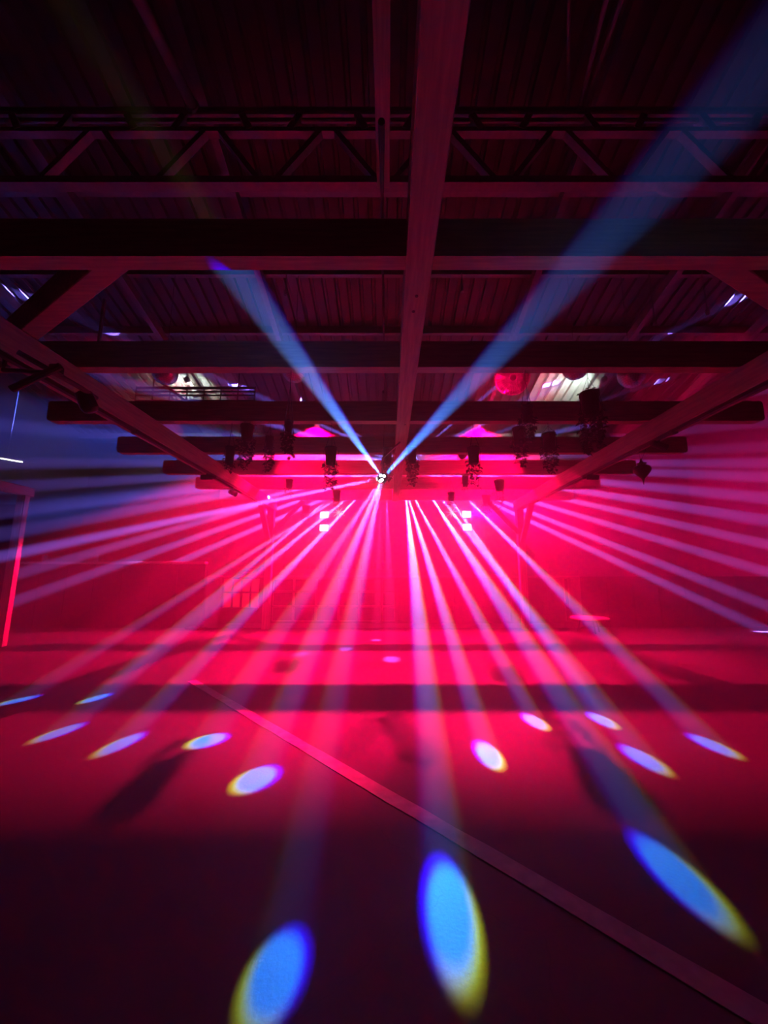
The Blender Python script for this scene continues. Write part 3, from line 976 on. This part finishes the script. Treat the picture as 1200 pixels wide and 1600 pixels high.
# timber kiosk frame at the far left
kx, kd = -7.2, 7.5
ki = thing('kiosk_frame', (kx, kd, 0), 'timber kiosk frame with a pale top beam at the left edge', 'kiosk')
MB().box((kx - 0.06, kd, 1.44), (0.14, 0.14, 2.88)).build('post', 'wood_z', ki, (kx, kd, 0), bevel=0.008)
MB().box((kx + 0.025, kd - 0.04, 1.44), (0.03, 0.05, 2.88)).build('edge_strip', 'cream', ki, (kx, kd, 0))
MB().box((kx - 0.02, kd - 1.4, 2.96), (0.16, 3.0, 0.17)).build('top_beam', 'cream', ki, (kx, kd - 1.4, 2.96), bevel=0.008)
MB().box((kx - 0.85, kd + 0.02, 1.35), (1.4, 0.05, 2.7)).build('back_panel', 'dark_wall', ki, (kx, kd, 0))
MB().box((kx - 0.06, kd - 2.8, 1.44), (0.14, 0.14, 2.88)).build('post', 'wood_z', ki, (kx, kd - 2.8, 0), bevel=0.008)
# tube lamp at the left edge
pl = at(11, 718, 9.0)
tl = thing('tube_lamp', pl, 'short white tube lamp glowing at the far left edge', 'lamp')
tp = pl + V((0.28, 0.5, 0.02))
MB().tube([pl - (tp - pl) * 0.2, pl + (tp - pl) * 0.5], 0.014, 10).build('tube', 'lens_work', tl, pl)
MB().bar(pl - (tp - pl) * 1.3 + V((0, 0, 0.035)), tp + V((0, 0, 0.035)), 0.05, 0.04).build('fitting', 'steel', tl, pl)
MB().tube([pl + V((0, 0, 0.05)), V((pl.x, pl.y, roof_z(pl.y)))], 0.008, 6).build('hanger', 'steel', tl, pl)


# ------------------------------------------------------------------ hanging planters
def leaf(m, p, s, rnd):
    a = rnd.uniform(0, 2 * PI)
    d = V((math.cos(a), math.sin(a), rnd.uniform(-0.9, -0.1))).normalized()
    sd = d.cross(V((0, 0, 1))).normalized()
    up = sd.cross(d) * (0.18 * s)
    m.add([p, p + d * s * 0.5 + sd * s * 0.36 + up, p + d * s, p + d * s * 0.5 - sd * s * 0.36 + up], [(0, 1, 2), (0, 2, 3)])


def planter(px, py, w_px, h_px, drop_px, d, hang_z, label, n=90, seed=0, spread=1.0, lean=0.0):
    """Pot centre (px, py), its width and height and the length of its vines as the photograph shows them."""
    rnd = random.Random(100 + seed)
    c = at(px, py, d)
    k = (c - V((0, 0, EYE))).dot(V((0, math.cos(PITCH), math.sin(PITCH)))) / FPX
    r, h, drop = w_px * k / 2, h_px * k, drop_px * k
    t = thing('hanging_planter', c, label, 'planter', 'planters hanging from the pergola')
    MB().lathe([(r * 0.70, -h / 2), (r * 0.78, -h / 2 + 0.005), (r * 0.97, h * 0.36), (r * 1.06, h * 0.37), (r * 1.06, h / 2), (r * 0.93, h / 2), (r * 0.88, h * 0.36)], c, 18).build('pot', 'pot', t, c, True)
    top = V((c.x, c.y, hang_z - 0.002))
    hw = MB()
    for j in range(3):
        an = 2 * PI * j / 3 + seed
        hw.tube([c + V((r * math.cos(an), r * math.sin(an), h / 2)), c + V((0, 0, h / 2 + (top.z - c.z - h / 2) * 0.7))], 0.0025, 4)
    hw.tube([c + V((0, 0, h / 2 + (top.z - c.z - h / 2) * 0.68)), top], 0.003, 4)
    hw.build('hanger_wire', 'wire', t, c)
    vn, lf = MB(), MB()
    for j in range(7):
        an = 2 * PI * j / 7 + rnd.uniform(-0.3, 0.3)
        ln = drop * rnd.uniform(0.45, 1.0)
        u = V((math.cos(an), math.sin(an), 0))
        p = c + u * r + V((0, 0, h / 2))
        pts_ = [c + u * r * 0.5 + V((0, 0, h * 0.4)), p]
        st_ = 7
        total = h + ln
        for q_ in range(1, st_ + 1):
            f_ = q_ / st_
            pts_.append(c + u * (r * (1.12 + 0.25 * spread * math.sin(f_ * 2.6)) * (1 - 0.45 * f_)) + V((rnd.uniform(-0.012, 0.012) + lean * f_, rnd.uniform(-0.012, 0.012), h / 2 - total * f_)))
        vn.tube(pts_, 0.003, 4, False)
        nl = int(n * 1.5) // 7
        for _ in range(nl):
            f_ = 1 + (len(pts_) - 2) * (0.35 + 0.65 * rnd.random())
            i_ = min(int(f_), len(pts_) - 2)
            pp = pts_[i_].lerp(pts_[i_ + 1], f_ - i_)
            leaf(lf, pp, rnd.uniform(0.034, 0.066), rnd)
    for _ in range(n // 4):
        a_ = rnd.uniform(0, 2 * PI)
        rr = r * math.sqrt(rnd.random())
        leaf(lf, c + V((rr * math.cos(a_), rr * math.sin(a_), h / 2 + rnd.uniform(-0.01, 0.02))), rnd.uniform(0.03, 0.05), rnd)
    vo = vn.build('vines', 'leaf', t, c)
    lo = lf.build('foliage', 'leaf', vo, c)
    lo['kind'] = 'stuff'
    return t


PL = [
    (922, 632, 28, 38, 68, 3.43, ZB, 'largest dark pot with long trailing vines in front of the right roof sheets', 190, 1.3),
    (858, 690, 20, 26, 48, 4.71, ZB, 'dark pot with trailing vines below and left of the largest planter', 110, 1.0),
    (811, 680, 19, 24, 44, 4.71, ZB, 'dark pot with ragged vines touching the cross beam, between two other pots', 90, 1.1),
    (824, 647, 17, 26, 34, 3.43, ZB, 'dim pot high against the cross beam, nearest left of the largest planter', 70, 1.0),
    (740, 712, 19, 26, 44, 4.71, ZB, 'rounded dark pot with a thin vine right of the middle beam', 60, 0.6),
    (517, 713, 19, 28, 46, 4.71, ZB, 'rounded dark pot with a thick vine left of the middle beam', 90, 0.7),
    (451, 668, 13, 20, 42, 3.43, ZB, 'small pot with a long narrow vine high on the left', 70, 0.8),
    (386, 676, 20, 24, 50, 4.71, ZB, 'bushy planter with broad hanging vines on the left', 150, 1.5),
    (421, 692, 12, 20, 38, 4.71, ZB, 'slim planter close beside the bushy one on the left', 80, 1.0),
    (359, 712, 14, 28, 14, 4.71, ZB, 'dark pot with almost no vine at the left end of the row', 24, 0.5),
    (452, 756, 11, 14, 18, 7.28, ZB, 'tiny pot against the far cross beam on the left', 30, 0.7),
    (526, 775, 12, 18, 10, 7.28, ZB, 'tiny pot above the left starburst ornament', 24, 0.6),
    (705, 776, 11, 14, 10, 7.28, ZB, 'tiny pot above the right starburst ornament', 24, 0.6),
    (727, 752, 10, 18, 8, 7.28, ZB, 'tiny pot under the far cross beam just right of the middle beam', 20, 0.6),
    (760, 782, 13, 16, 18, 8.56, ZB, 'small pot with ragged leaves beside the right flood lamp', 50, 1.2),
    (780, 759, 15, 17, 32, 7.28, ZB, 'pale red-lit pot with a drooping stem on the far right', 30, 0.6),
    (478, 796, 12, 12, 18, 8.56, ZB, 'small leafy pot beside the left flood lamp', 60, 1.2),
    (606, 712, 14, 24, 36, 5.80, ZB, 'planter tucked against the left side of the middle beam', 120, 1.2),
    (644, 712, 14, 24, 40, 5.80, ZB, 'planter tucked against the right side of the middle beam', 120, 1.2),
]
for s, (px, py, w, h, dr, d, hz, lb, n, sp) in enumerate(PL):
    planter(px, py, w, h, dr, d, hz, lb, n, s, sp)

# starburst ornaments
for px, lb in ((529, 'spiky starburst ornament hanging beside the left flood lamp'), (706, 'spiky starburst ornament hanging beside the right flood lamp')):
    c = at(px, 801, 8.56)
    t = thing('starburst_ornament', c, lb, 'ornament', 'starburst ornaments')
    for k in range(9):
        a = 2 * PI * k / 9 + 0.25
        MB().tube([c, c + V((math.cos(a), (k % 3 - 1) * 0.4, math.sin(a))) * 0.145], [0.010, 0.003], 6).build('spike', 'star', t, c)
    MB().lathe([(0.005, -0.02), (0.02, 0), (0.005, 0.02)], c, 8).build('centre', 'star', t, c)
    MB().tube([c, V((c.x, c.y, ZB - 0.002))], 0.002, 4).build('thread', 'wire', t, c)

# heart-shaped ornament under the right side beam
c = at(1005, 738, 5.0)
c.x = XR
t = thing('heart_ornament', c, 'dark turnip-shaped ornament hanging on wires under the right side beam', 'ornament')
MB().lathe([(0.004, -0.17), (0.010, -0.12), (0.022, -0.085), (0.06, -0.045), (0.098, 0.005), (0.108, 0.04), (0.095, 0.075), (0.06, 0.095), (0.03, 0.10)], c, 20).build('body', 'ornament', t, c, True)
MB().lathe([(0.03, 0.095), (0.045, 0.105), (0.062, 0.125), (0.045, 0.122), (0.03, 0.13), (0.014, 0.16), (0.01, 0.19)], c, 12).build('crown', 'ornament', t, c, True)
for dx in (-0.05, 0.05):
    MB().tube([c + V((dx * 0.2, 0, 0.18)), V((c.x + 0.03 + dx, c.y, 2.999))], 0.003, 4).build('wire', 'wire', t, c)
